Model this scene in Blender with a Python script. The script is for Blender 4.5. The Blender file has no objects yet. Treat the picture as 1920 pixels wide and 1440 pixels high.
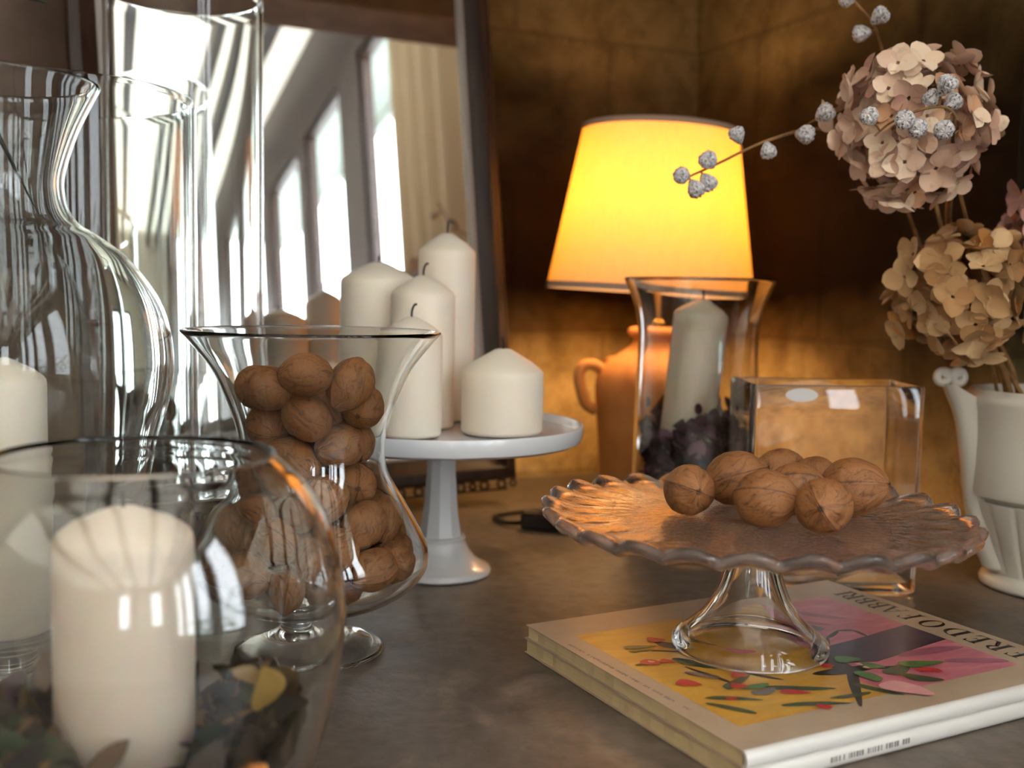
import bpy, bmesh, math, random
from mathutils import Vector, Matrix, Euler, noise
PI = math.pi
S = bpy.context.scene
COL = S.collection

# ------------------------------------------------------------------ camera and picture settings
cam_d = bpy.data.cameras.new('camera'); cam = bpy.data.objects.new('camera', cam_d); COL.objects.link(cam)
cam_d.sensor_width = 36.0; cam_d.lens = 36.0 * 2000 / 1920
cam.matrix_world = Matrix.Translation((0, 0, .27)) @ Matrix.Rotation(PI/2 - math.atan(.085), 4, 'X') @ Matrix.Rotation(math.radians(1.1), 4, 'Z')
cam_d.clip_start = .01
cam_d.dof.use_dof = True; cam_d.dof.focus_distance = .76; cam_d.dof.aperture_fstop = 5.0
S.camera = cam
S.view_settings.view_transform = 'Standard'; S.view_settings.look = 'None'
S.view_settings.gamma = 1; S.view_settings.use_curve_mapping = False
S.view_settings.exposure = 0.90
cy = S.cycles
cy.max_bounces = 22; cy.transmission_bounces = 22; cy.glossy_bounces = 12; cy.diffuse_bounces = 4
cy.transparent_max_bounces = 16
cy.caustics_reflective = True; cy.caustics_refractive = True
cy.blur_glossy = 1.0; cy.sample_clamp_indirect = 6.0
cy.use_denoising = True

# ------------------------------------------------------------------ materials
def L(h):
    """sRGB 0-255 triple -> linear"""
    r = []
    for v in h:
        v /= 255.0
        r.append(v/12.92 if v <= .04045 else ((v+.055)/1.055)**2.4)
    return (*r, 1.0)

def mat(name, col=(200,200,200), rough=.5, **kw):
    m = bpy.data.materials.new(name); m.use_nodes = True
    p = m.node_tree.nodes['Principled BSDF']
    p.inputs['Base Color'].default_value = L(col); p.inputs['Roughness'].default_value = rough
    for k, v in kw.items(): p.inputs[k.replace('_', ' ')].default_value = v
    return m
def nd(m, t, **kw):
    n = m.node_tree.nodes.new(t)
    for k, v in kw.items(): setattr(n, k, v)
    return n
def lk(m, a, b): m.node_tree.links.new(a, b)
def P(m): return m.node_tree.nodes['Principled BSDF']
def coords(m, scale=(1,1,1), kind='Object'):
    tc = nd(m, 'ShaderNodeTexCoord'); mp = nd(m, 'ShaderNodeMapping'); mp.inputs['Scale'].default_value = scale
    lk(m, tc.outputs[kind], mp.inputs['Vector']); return mp.outputs['Vector']
def noise_n(m, vec, scale, detail=5, rough=.55, dist=0):
    n = nd(m, 'ShaderNodeTexNoise'); n.inputs['Scale'].default_value = scale; n.inputs['Detail'].default_value = detail
    n.inputs['Roughness'].default_value = rough; n.inputs['Distortion'].default_value = dist
    lk(m, vec, n.inputs['Vector']); return n.outputs['Fac']
def ramp(m, fac, stops):
    r = nd(m, 'ShaderNodeValToRGB'); e = r.color_ramp.elements
    while len(e) < len(stops): e.new(.5)
    for i, (p, c) in enumerate(stops):
        e[i].position = p; e[i].color = c if len(c) == 4 else L(c)
    lk(m, fac, r.inputs['Fac']); return r.outputs['Color']
def mixc(m, fac, a, b, mode='MIX'):
    n = nd(m, 'ShaderNodeMix', data_type='RGBA', blend_type=mode)
    for s, v in ((0, fac), (6, a), (7, b)):
        if hasattr(v, 'is_linked') or hasattr(v, 'links'): lk(m, v, n.inputs[s])
        else: n.inputs[s].default_value = v
    return n.outputs[2]
def math_n(m, op, a, b=0.0, clamp=False):
    n = nd(m, 'ShaderNodeMath', operation=op, use_clamp=clamp)
    for i, v in enumerate((a, b)):
        if hasattr(v, 'links'): lk(m, v, n.inputs[i])
        else: n.inputs[i].default_value = v
    return n.outputs[0]
def bump(m, h, strength=.3, dist=.002, normal=None):
    b = nd(m, 'ShaderNodeBump'); b.inputs['Strength'].default_value = strength; b.inputs['Distance'].default_value = dist
    lk(m, h, b.inputs['Height'])
    if normal: lk(m, normal, b.inputs['Normal'])
    lk(m, b.outputs['Normal'], P(m).inputs['Normal']); return b.outputs['Normal']

def glass(name, tint=(250,252,250), rough=0.0, ior=1.48):
    return mat(name, tint, rough, Transmission_Weight=1.0, IOR=ior)
M = {}
M['glass'] = glass('clear_glass', (252,253,252))
M['glass_green'] = glass('cylinder_glass', (249,251,250), 0.0, 1.27)
M['glass_pear'] = glass('blown_glass', (251,252,251), 0.0, 1.3)
m = M['pressed_glass'] = mat('pressed_glass', (240,228,222), .05, Transmission_Weight=.97, IOR=1.48)
v = coords(m); h = noise_n(m, v, 230, 3, .6); bump(m, h, .35, .0012)
M['mirror'] = mat('mirror_silver', (238,238,236), .0, Metallic=1.0)
m = M['wax'] = mat('ivory_wax', (236,224,206), .42, Subsurface_Weight=.35, Subsurface_Scale=.012)
P(m).inputs['Subsurface Radius'].default_value = (1, .7, .45)
m = M['wax_grey'] = mat('glossy_grey_wax', (222,212,188), .25, Subsurface_Weight=.3, Subsurface_Scale=.01)
m = M['wax_warm'] = mat('cream_wax', (220,203,184), .45, Subsurface_Weight=.35, Subsurface_Scale=.012)
M['wick'] = mat('black_wick', (22,19,17), .9)
M['porcelain'] = mat('white_porcelain', (218,218,220), .18, Coat_Weight=.3)
M['cream_glaze'] = mat('cream_glazed_ceramic', (214,208,196), .28, Coat_Weight=.3)

# dark stone slab: brown-grey with worn lighter scuffs
m = M['stone'] = mat('dark_stone', (70,62,55), .5)
v = coords(m)
n1 = noise_n(m, v, 5, 8, .62, .6); n2 = noise_n(m, v, 60, 6, .65); n3 = noise_n(m, v, 14, 7, .7, 1.2)
c = ramp(m, n1, [(.3, (76,65,56)), (.52, (108,95,83)), (.72, (132,118,104))])
c = mixc(m, ramp(m, n3, [(.5, (0,0,0,1)), (.66, (.55,.55,.55,1))]), c, L((146,130,114)))
c = mixc(m, ramp(m, n2, [(.35, (.45,.45,.45,1)), (.6, (0,0,0,1))]), c, L((52,43,37)))
lk(m, c, P(m).inputs['Base Color'])
lk(m, ramp(m, n3, [(.3, (.30,.30,.30,1)), (.7, (.50,.50,.50,1))]), P(m).inputs['Roughness'])
bump(m, math_n(m, 'ADD', n2, n3), .35, .0015)

# sooty fireplace masonry: large blocks under soot and painted shade, object space x = along wall, z = up
m = M['soot_wall'] = mat('sooty_masonry', (90,66,44), .9, Specular_IOR_Level=.08)
v = coords(m)
sw = nd(m, 'ShaderNodeSeparateXYZ'); lk(m, v, sw.inputs[0])
cb = nd(m, 'ShaderNodeCombineXYZ'); lk(m, sw.outputs[0], cb.inputs[0]); lk(m, sw.outputs[2], cb.inputs[1])
br = nd(m, 'ShaderNodeTexBrick'); br.inputs['Scale'].default_value = 1.0
br.inputs['Brick Width'].default_value = .31; br.inputs['Row Height'].default_value = .215; br.inputs['Mortar Size'].default_value = .006
br.inputs['Mortar Smooth'].default_value = .6; br.offset = .5
lk(m, cb.outputs[0], br.inputs['Vector'])
n1 = noise_n(m, v, 6, 8, .65, .8); n2 = noise_n(m, v, 28, 6, .7); n3 = noise_n(m, v, 3.2, 4, .5, .4)
stone = ramp(m, n1, [(.28, (120,92,52)), (.5, (196,164,104)), (.72, (222,194,134))])
stone = mixc(m, ramp(m, n2, [(.3, (.55,.55,.55,1)), (.55, (0,0,0,1))]), stone, L((92,66,40)))
stone = mixc(m, math_n(m, 'MULTIPLY', br.outputs['Fac'], .3), stone, L((104,78,50)))
# soot from old fires: ragged, its heights also paint shade outside the lamp's beams
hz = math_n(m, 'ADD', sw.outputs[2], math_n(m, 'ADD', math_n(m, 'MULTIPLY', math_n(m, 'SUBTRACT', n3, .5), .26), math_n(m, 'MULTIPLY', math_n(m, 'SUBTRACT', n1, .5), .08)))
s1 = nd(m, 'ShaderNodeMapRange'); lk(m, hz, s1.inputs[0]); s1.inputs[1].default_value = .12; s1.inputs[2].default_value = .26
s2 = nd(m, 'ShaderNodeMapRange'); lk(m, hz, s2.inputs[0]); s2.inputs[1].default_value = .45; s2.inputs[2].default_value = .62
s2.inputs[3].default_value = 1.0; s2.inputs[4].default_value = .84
soot_shade = math_n(m, 'MULTIPLY', s1.outputs[0], s2.outputs[0])
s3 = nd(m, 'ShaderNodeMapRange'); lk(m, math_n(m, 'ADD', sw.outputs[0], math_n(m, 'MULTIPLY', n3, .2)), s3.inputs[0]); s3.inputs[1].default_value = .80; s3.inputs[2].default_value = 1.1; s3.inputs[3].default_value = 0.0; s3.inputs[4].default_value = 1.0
soot_shade = math_n(m, 'MULTIPLY', soot_shade, .985)
c = mixc(m, soot_shade, stone, ramp(m, n3, [(.35, (17,12,9)), (.65, (36,27,21))]))
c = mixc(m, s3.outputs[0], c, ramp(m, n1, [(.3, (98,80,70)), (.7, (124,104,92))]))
lk(m, c, P(m).inputs['Base Color'])
bump(m, math_n(m, 'SUBTRACT', math_n(m, 'MULTIPLY', n2, .6), br.outputs['Fac']), .3, .003)

m = M['plaster_brown'] = mat('brown_plaster', (112,94,80), .85)
v = coords(m); lk(m, ramp(m, noise_n(m, v, 9, 7, .6), [(.3, (92,76,64)), (.7, (130,112,96))]), P(m).inputs['Base Color'])
m = M['wood_dark'] = mat('dark_wood', (60,40,30), .5)
v = coords(m, (3, 3, 30)); n = noise_n(m, coords(m, (30, 30, 2)), 3, 6, .6, .5)
lk(m, ramp(m, n, [(.3, (40,25,18)), (.7, (76,51,38))]), P(m).inputs['Base Color'])
m = M['frame_wood'] = mat('walnut_frame_wood', (58,36,26), .42)
n = noise_n(m, coords(m, (25, 25, 3)), 4, 6, .6, .5)
lk(m, ramp(m, n, [(.3, (26,15,11)), (.7, (64,39,27))]), P(m).inputs['Base Color'])
M['frame_trim'] = mat('pale_inner_bevel', (150,138,128), .35)
m = M['ceiling'] = mat('white_boards', (240,234,224), .8)
w = nd(m, 'ShaderNodeTexWave', wave_type='BANDS', bands_direction='Y'); w.inputs['Scale'].default_value = 2.2
lk(m, coords(m), w.inputs['Vector']); bump(m, ramp(m, w.outputs['Fac'], [(.02, (0,0,0,1)), (.1, (1,1,1,1))]), .6, .01)
nt = m.node_tree; tr_ = nd(m, 'ShaderNodeBsdfTranslucent'); tr_.inputs['Color'].default_value = (.86, .82, .76, 1); ms_ = nd(m, 'ShaderNodeMixShader'); ms_.inputs[0].default_value = .40
lk(m, P(m).outputs[0], ms_.inputs[1]); lk(m, tr_.outputs[0], ms_.inputs[2]); lk(m, ms_.outputs[0], nt.nodes['Material Output'].inputs['Surface'])
M['plaster_pale'] = mat('pale_plaster', (224,214,200), .9)
M['ceiling_paint'] = mat('white_paint', (225,222,214), .5)
m = M['plaster_hood'] = mat('brown_lintel', (140,116,98), .8)
lk(m, ramp(m, noise_n(m, coords(m), 14, 6, .6), [(.3, (122,98,82)), (.7, (152,128,110))]), P(m).inputs['Base Color'])
m = M['floor'] = mat('terracotta_floor', (120,84,62), .5)
lk(m, ramp(m, noise_n(m, coords(m), 3, 6), [(.3, (104,70,52)), (.7, (140,102,78))]), P(m).inputs['Base Color'])
m = M['curtain'] = mat('cream_cloth', (240,224,194), .9)
M['eave'] = mat('grey_painted_boards', (150,162,156), .8)
M['paving'] = mat('pale_paving', (190,188,180), .9)
m = M['leaf_green'] = mat('hedge_green', (70,110,50), .6)
M['pane'] = glass('window_pane', (250,252,252), 0.0, 1.05)

# lamp
m = M['shade'] = bpy.data.materials.new('parchment_lampshade'); m.use_nodes = True
nt = m.node_tree; nt.nodes.remove(nt.nodes['Principled BSDF'])
df = nd(m, 'ShaderNodeBsdfDiffuse'); tr = nd(m, 'ShaderNodeBsdfTranslucent'); mx = nd(m, 'ShaderNodeMixShader')
mx.inputs[0].default_value = .52
vv = coords(m, (160, 160, 9)); weave = noise_n(m, vv, 2, 3, .6)
cc = ramp(m, weave, [(.3, (.82,.56,.14,1)), (.7, (.92,.66,.21,1))])
df.inputs['Color'].default_value = (.82, .70, .54, 1); lk(m, cc, tr.inputs['Color'])
lk(m, df.outputs[0], mx.inputs[1]); lk(m, tr.outputs[0], mx.inputs[2]); lk(m, mx.outputs[0], nt.nodes['Material Output'].inputs['Surface'])
M['shade_trim'] = mat('taupe_ribbon', (176,150,132), .8)
m = M['terracotta'] = mat('terracotta', (196,118,62), .7)
v = coords(m); n = noise_n(m, v, 18, 6); lk(m, ramp(m, n, [(.3, (182,116,58)), (.7, (210,146,82))]), P(m).inputs['Base Color'])
bump(m, noise_n(m, v, 300, 2), .2, .0006)
M['brass'] = mat('brass', (190,150,80), .3, Metallic=1.0)
m = M['bulb'] = mat('lit_bulb', (255,230,180), .3)
P(m).inputs['Emission Color'].default_value = (1, .66, .31, 1); P(m).inputs['Emission Strength'].default_value = 74
M['black_plastic'] = mat('black_plastic', (24,20,17), .35)

# walnuts: shell colour follows the furrows stored on the mesh
m = M['walnut'] = mat('walnut_shell', (166,116,74), .55)
at = nd(m, 'ShaderNodeAttribute', attribute_name='furrow')
v = coords(m); n = noise_n(m, v, 55, 6, .6); n2 = noise_n(m, v, 260, 3, .6)
c = ramp(m, n, [(.3, (130,82,45)), (.55, (163,107,62)), (.75, (188,134,84))])
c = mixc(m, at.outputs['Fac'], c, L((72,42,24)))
c = mixc(m, ramp(m, n2, [(.28, (.7,.7,.7,1)), (.42, (0,0,0,1))]), c, L((96,62,38)))
lk(m, c, P(m).inputs['Base Color']); bump(m, math_n(m, 'ADD', n2, n), .25, .0008)

def petal_mat(name, stops, rough=.8):
    m = mat(name, (200,160,140), rough)
    at = nd(m, 'ShaderNodeAttribute', attribute_name='tint')
    c = ramp(m, at.outputs['Fac'], stops)
    n = noise_n(m, coords(m), 130, 4, .6)
    c = mixc(m, ramp(m, n, [(.58, (0,0,0,1)), (.74, (.35,.35,.35,1))]), c, L((120,82,62)))
    lk(m, c, P(m).inputs['Base Color']); return m
M['petal_pink'] = petal_mat('dusty_pink_petal', [(0, (200,156,136)), (.45, (232,200,174)), (.8, (242,220,192)), (1, (214,164,126))])
M['petal_tan'] = petal_mat('tan_petal', [(0, (168,122,78)), (.4, (202,162,112)), (.8, (222,188,142)), (1, (184,126,66))])
M['petal_mauve'] = petal_mat('mauve_pink_petal', [(0, (160,114,110)), (.5, (196,150,140)), (1, (214,176,156))])
M['potpourri_purple'] = petal_mat('dark_purple_dried_petals', [(0, (38,20,28)), (.5, (72,40,54)), (.85, (104,64,84)), (1, (150,110,130))])
M['potpourri_brown'] = petal_mat('dark_dried_leaves', [(0, (34,28,23)), (.4, (70,57,41)), (.62, (50,64,38)), (.8, (98,76,56)), (.93, (140,110,60)), (1, (90,68,78))])
M['leaf_orange'] = petal_mat('orange_dried_leaf', [(0, (190,116,52)), (1, (222,158,82))])
M['leaf_grey'] = petal_mat('grey_green_leaf', [(0, (96,112,90)), (1, (122,136,112))])
M['leaf_yellow'] = petal_mat('yellow_brown_leaf', [(0, (150,116,48)), (1, (184,146,72))])
m = M['stem'] = mat('dry_stem', (134,98,56), .7)
lk(m, ramp(m, noise_n(m, coords(m), 60, 5), [(.3, (104,72,40)), (.7, (160,122,74))]), P(m).inputs['Base Color'])
M['leaf_dark'] = mat('dark_green_blade', (26,34,22), .5)
m = M['silver'] = mat('silver_paint', (206,204,206), .5, Metallic=.0)
n = noise_n(m, coords(m), 420, 4, .7)
lk(m, ramp(m, n, [(.38, (62,56,54)), (.47, (200,196,198)), (.7, (242,240,240))]), P(m).inputs['Base Color']); bump(m, n, .6, .0012)

# book
m = M['cover'] = mat('cream_cover', (206,186,160), .34)
lk(m, ramp(m, noise_n(m, coords(m), 40, 6, .7), [(.3, (172,148,122)), (.7, (186,162,136))]), P(m).inputs['Base Color'])
M['spine'] = mat('white_spine', (214,210,204), .35)
m = M['pages'] = mat('yellowed_pages', (204,182,140), .85)
w = noise_n(m, coords(m, (2, 2, 900)), 3, 3, .6)
lk(m, ramp(m, w, [(.3, (178,154,112)), (.7, (216,194,150))]), P(m).inputs['Base Color'])
def paint(name, a, b, sc=30, rough=.3):
    m = mat(name, a, rough); lk(m, ramp(m, noise_n(m, coords(m, (1, 3, 1)), sc, 6, .65, .8), [(.32, a), (.68, b)]), P(m).inputs['Base Color']); return m
ART = [paint('paint_pink', (184,92,112), (214,126,138), 22), paint('paint_ochre', (196,140,52), (218,168,66), 20), paint('paint_navy', (42,38,60), (64,56,84), 26),
       paint('paint_dark', (34,32,34), (52,48,46)), paint('paint_green', (62,104,56), (84,136,66)), paint('paint_darkgreen', (44,62,44), (70,92,62)),
       paint('paint_red', (178,38,40), (206,60,58)), paint('paint_plum', (138,74,104), (176,96,116), 40), paint('paint_rose', (222,150,154), (232,172,168)), paint('paint_grey', (92,84,84), (130,112,100))]
M['ink'] = mat('black_ink', (20,18,18), .4)
M['ink_grey'] = mat('grey_ink', (120,112,108), .5)
M['sticker'] = mat('white_sticker', (214,212,210), .5)

# ------------------------------------------------------------------ mesh helpers
def obj(name, verts, faces, m=None, parent=None, smooth=True, sharp=None, loc=None, attr=None, mats=None, mi=None):
    me = bpy.data.meshes.new(name); me.from_pydata([tuple(v) for v in verts], [], faces); me.update()
    bm = bmesh.new(); bm.from_mesh(me); bmesh.ops.recalc_face_normals(bm, faces=bm.faces) if attr is None and mats is None else None
    bm.to_mesh(me); bm.free()
    if mats:
        for x in mats: me.materials.append(x)
        for p, k in zip(me.polygons, mi): p.material_index = k
    elif m: me.materials.append(m)
    if smooth:
        me.polygons.foreach_set('use_smooth', [True]*len(me.polygons))
        if sharp: me.set_sharp_from_angle(angle=math.radians(sharp))
    if attr:
        a = me.attributes.new(attr[0], 'FLOAT', 'POINT'); a.data.foreach_set('value', attr[1])
    o = bpy.data.objects.new(name, me); COL.objects.link(o)
    if parent: o.parent = parent
    if loc: o.location = loc
    return o
def tag(o, label=None, cat=None, group=None, kind=None):
    for k, v in (('label', label), ('category', cat), ('group', group), ('kind', kind)):
        if v: o[k] = v
    return o
def thing(name, label, cat, loc=(0,0,0), group=None, rot=(0,0,0)):
    o = bpy.data.objects.new(name, None); o.empty_display_size = .02; COL.objects.link(o)
    o.location = loc; o.rotation_euler = rot
    return tag(o, label, cat, group)

def spline(pts, n=8):
    """Catmull-Rom through points (any dimension)"""
    out = []; P_ = [Vector(p) for p in pts]
    for i in range(len(P_)-1):
        p0 = P_[i-1] if i else P_[0]*2-P_[1]; p1 = P_[i]; p2 = P_[i+1]; p3 = P_[i+2] if i+2 < len(P_) else P_[-1]*2-P_[-2]
        for k in range(n):
            t = k/n
            out.append(.5*((2*p1)+(p2-p0)*t+(2*p0-5*p1+4*p2-p3)*t*t+(3*p1-p0-3*p2+p3)*t**3))
    out.append(P_[-1]); return out
def lathe(prof, n=96, shape=None):
    """profile list of (r, z); points with r < 1e-6 become poles. shape(angle, r, z) -> (r, z)"""
    V, F, rows = [], [], []
    for r, z in prof:
        if r < 1e-6: rows.append([len(V)]); V.append((0, 0, z))
        else:
            row = []
            for k in range(n):
                a = 2*PI*k/n; rr, zz = shape(a, r, z) if shape else (r, z)
                row.append(len(V)); V.append((rr*math.cos(a), rr*math.sin(a), zz))
            rows.append(row)
    for A, B in zip(rows, rows[1:]):
        for k in range(n):
            j = (k+1) % n
            if len(A) == 1 and len(B) == 1: continue
            if len(A) == 1: F.append((A[0], B[j], B[k]))
            elif len(B) == 1: F.append((A[k], A[j], B[0]))
            else: F.append((A[k], A[j], B[j], B[k]))
    return V, F
def vessel(outer, thick, floor_z, n=112, sub=6, rim_n=5, foot=None):
    """glass wall: outer profile from bottom to rim; inside follows at a distance; optional solid foot profile first"""
    o = [Vector(p) for p in spline(outer, sub)]
    nrm = []
    for i in range(len(o)):
        t = (o[min(i+1, len(o)-1)]-o[max(i-1, 0)]).normalized(); nrm.append(Vector((t.y, -t.x)))
    inner = []
    for p, q in zip(o, nrm):
        w = p-q*thick
        if w.y > floor_z and w.x > .001: inner.append(w)
    inner = inner[::-1]
    rim = []
    a, b = o[-1], inner[0]; c = (a+b)/2; d = (a-b)/2; up = Vector((-d.y, d.x))
    if up.y < 0: up = -up
    for k in range(1, rim_n+1):
        t = PI*k/(rim_n+1); rim.append(c+d*math.cos(t)+up.normalized()*d.length*math.sin(t))
    last = inner[-1]
    prof = [(0, o[0].y)] + [tuple(p) for p in o] + [tuple(p) for p in rim] + [tuple(p) for p in inner]
    prof += [(last.x*.8, floor_z+(last.y-floor_z)*.35), (last.x*.5, floor_z+.0003), (0, floor_z)]
    return lathe(prof, n)
def tube(path, rad, n=8, caps=True, smooth_n=0):
    pts = [Vector(p) for p in path]
    if smooth_n: pts = spline(pts, smooth_n)
    R = rad if callable(rad) else (lambda t: rad)
    V, F = [], []
    up = Vector((.13, .31, .94)); prev = None
    for i, p in enumerate(pts):
        t = (pts[min(i+1, len(pts)-1)]-pts[max(i-1, 0)]).normalized()
        if prev is None: a = t.cross(up).normalized()
        else: a = (prev-t*prev.dot(t)).normalized()
        prev = a; b = t.cross(a); r = R(i/max(len(pts)-1, 1))
        for k in range(n):
            q = 2*PI*k/n; V.append(p+(a*math.cos(q)+b*math.sin(q))*r)
    for i in range(len(pts)-1):
        for k in range(n):
            j = (k+1) % n; F.append((i*n+k, i*n+j, (i+1)*n+j, (i+1)*n+k))
    if caps: F.append(tuple(range(n))[::-1]); F.append(tuple((len(pts)-1)*n+k for k in range(n)))
    return V, F
def join(*parts):
    V, F = [], []
    for v, f in parts:
        b = len(V); V += list(v); F += [tuple(i+b for i in q) for q in f]
    return V, F
def box(x0, y0, z0, x1, y1, z1):
    V = [(x, y, z) for z in (z0, z1) for y in (y0, y1) for x in (x0, x1)]
    return V, [(0,2,3,1), (4,5,7,6), (0,1,5,4), (2,6,7,3), (0,4,6,2), (1,3,7,5)]
def loft(loops, closed=True):
    n = len(loops[0]); V = [p for l in loops for p in l]; F = []
    for i in range(len(loops)-1):
        for k in range(n):
            j = (k+1) % n; F.append((i*n+k, i*n+j, (i+1)*n+j, (i+1)*n+k))
    F.append(tuple(range(n))[::-1]); F.append(tuple((len(loops)-1)*n+k for k in range(n)))
    return V, F
def xf(vf, mtx):
    return [mtx @ Vector(v) for v in vf[0]], vf[1]
def bevel(o, w, seg=2):
    b = o.modifiers.new('bevel', 'BEVEL'); b.width = w; b.segments = seg; b.limit_method = 'ANGLE'; return o

# ------------------------------------------------------------------ the setting
# the room is turned 23.57 degrees against the camera; local x runs along the fireplace back wall, local y points into the fireplace
SX = math.radians(23.57); e1 = Vector((math.cos(SX), math.sin(SX), 0)); e2 = Vector((math.sin(SX), -math.cos(SX), 0))
def room(name, shapes, m, smooth=False):
    o = obj(name, *join(*shapes), m, None, smooth); o.rotation_euler = (0, 0, SX)
    return tag(o, kind='structure')
UK, YK, UW, YP = .931, 1.437, 1.01, .825         # niche side wall, back wall, window wall, end of the niche
def local_wall(name, ox, oy, rot, shape, m):
    """masonry whose object space starts at the corner of the fireplace"""
    o = obj(name, *shape, m, None, False); p = e1*ox-e2*oy
    o.location = (p.x, p.y, 0); o.rotation_euler = (0, 0, SX+rot); return tag(o, kind='structure')
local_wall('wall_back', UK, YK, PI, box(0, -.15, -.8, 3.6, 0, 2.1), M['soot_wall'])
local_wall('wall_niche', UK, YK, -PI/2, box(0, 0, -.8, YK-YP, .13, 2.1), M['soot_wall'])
wins = [(-.80, -.27), (-1.575, -1.05), (-2.28, -1.71), (-3.05, -2.50)]
WZ0, WZ1, YF, CZ = .04, 1.60, -4.2, 1.95
parts = [box(UW, YF, -.8, UW+.05, YP+.12, WZ0), box(UW, YF, WZ1, UW+.05, YP+.12, CZ)]
edges = [YP+.12] + [e for a, b in wins for e in (b, a)] + [YF]
for a, b in zip(edges[::2], edges[1::2]): parts.append(box(UW, b, WZ0, UW+.05, a, WZ1))
room('wall_right', parts, M['wood_dark'])
for i, (a, b) in enumerate(wins):
    y0, y1 = a+.003, b-.003; t = .022
    fr = [box(UW+.012, y0, WZ0, UW+.046, y0+t, WZ1), box(UW+.012, y1-t, WZ0, UW+.046, y1, WZ1), box(UW+.012, y0+t, WZ0, UW+.046, y1-t, WZ0+t), box(UW+.012, y0+t, WZ1-t, UW+.046, y1-t, WZ1)]
    w = room('window_%d' % (i+1), fr, M['wood_dark'])
    obj('pane', *box(UW+.027, y0+t, WZ0+t, UW+.031, y1-t, WZ1-t), M['pane'], w, False)
room('trim_1', [box(UW-.05, -3.1, WZ0-.03, UW, -.25, WZ0)], M['ceiling_paint'])
room('wall_left', [box(-2.8, YF, -.8, -2.65, YK, CZ)], M['plaster_pale'])
fw = [(-1.05, -.60), (.28, .72)]                   # two small windows in the wall behind the camera
cuts = [-2.65]+[e for w_ in fw for e in w_]+[UW+.05]
room('wall_front', [box(a, YF-.06, -.8, b, YF, CZ) for a, b in zip(cuts[::2], cuts[1::2])]+[box(a, YF-.06, -.8, b, YF, .35) for a, b in fw]+[box(a, YF-.06, 1.55, b, YF, CZ) for a, b in fw], M['plaster_pale'])
for i, (a, b) in enumerate(fw):
    w = room('window_%d' % (i+5), [box(a, YF-.05, .35, a+.03, YF-.01, 1.55), box(b-.03, YF-.05, .35, b, YF-.01, 1.55), box(a+.03, YF-.05, .35, b-.03, YF-.01, .38), box(a+.03, YF-.05, 1.52, b-.03, YF-.01, 1.55)], M['wood_dark'])
    obj('pane', *box(a+.03, YF-.032, .38, b-.03, YF-.028, 1.52), M['pane'], w, False)
room('floor', [box(-2.9, YF-.2, -.9, UW+.2, YK+.2, -.8)], M['floor'])
room('ceiling', [box(-2.7, YF, CZ, UW+.05, .52, CZ+.003)], M['ceiling'])
for i, x in enumerate((.80, .66, .20, -.35, -.95, -1.6)):
    room('trim_%d' % (i+2), [box(x, YF, CZ-.09, x+(.05 if i < 2 else .09), .5, CZ-.002)], M['wood_dark'])
# hood of the fireplace: a lintel wall one metre above the slab, closed on top
room('wall_hood', [box(-2.65, .50, 1.0, UW, .62, CZ)], M['plaster_hood'])
room('ceiling_fireplace', [box(-2.65, .62, 1.80, UW, YK, 1.88)], M['plaster_brown'])
# outside
room('roof_eave', [box(UW+.05, -5, 2.14, 1.70, 1.2, 2.17), box(1.67, -5, 2.09, 1.70, 1.2, 2.14)], M['eave'])
room('ground_outside', [box(UW+.2, -7, -.95, 9, 4, -.9)], M['paving'])
rnd = random.Random(5)
V, F = [], []
for k in range(1800):
    p = Vector((rnd.uniform(1.35, 1.9), rnd.uniform(-3.0, .6), rnd.uniform(-.9, .36+.16*math.sin(k)))); s = rnd.uniform(.03, .06)
    a = Vector((rnd.gauss(0, 1), rnd.gauss(0, 1), rnd.gauss(0, 1))).normalized(); b = a.orthogonal().normalized(); c_ = a.cross(b)
    q = len(V); V += [p-b*s, p+c_*s*.5, p+b*s, p-c_*s*.5]; F.append((q, q+1, q+2, q+3))
h_ = tag(obj('hedge', V, F, M['leaf_green'], None, False), 'green hedge outside the windows, seen in the mirror', 'hedge'); h_.rotation_euler = (0, 0, SX)
# thin window panes: clear sheet with a weak reflection
m = M['pane']; nt = m.node_tree
tp = nd(m, 'ShaderNodeBsdfTransparent'); gl = nd(m, 'ShaderNodeBsdfGlossy'); gl.inputs['Roughness'].default_value = .02
ms = nd(m, 'ShaderNodeMixShader'); ms.inputs[0].default_value = .06
lk(m, tp.outputs[0], ms.inputs[1]); lk(m, gl.outputs[0], ms.inputs[2]); lk(m, ms.outputs[0], nt.nodes['Material Output'].inputs['Surface'])

# ------------------------------------------------------------------ stone table in the fireplace
t = thing('stone_table', 'dark grey-brown stone table top everything stands on', 'table', (0, 0, -.8))
V, F = loft([[tuple(e1*x-e2*y+Vector((0, 0, z))) for x, y in ((-2.6, .10), (.995, .10), (.995, YP-.012), (UK-.012, YP-.012), (UK-.012, YK-.012), (-2.6, YK-.012))] for z in (.74, .80)])
top = obj('tabletop', V, F, M['stone'], t, False); bevel(top, .006)
obj('pedestal', *box(-1.2, .45, 0, .45, .85, .739), M['plaster_brown'], t, False)

# ------------------------------------------------------------------ mirror leaning on the back wall
A_ = math.radians(24); TH = math.atan(.12)
mi = thing('leaning_mirror', 'tall mirror in a dark wooden frame leaning on the fireplace wall, candles in front', 'mirror', (.005, 1.36, 0))
mi.matrix_world = Matrix.Translation((.005, 1.36, .0)) @ Matrix.Rotation(A_, 4, 'Z') @ Matrix.Rotation(-TH, 4, 'X') @ Matrix.Translation((0, 0, .033)) @ Matrix.Rotation(math.radians(-1.9), 4, 'Y')
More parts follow.
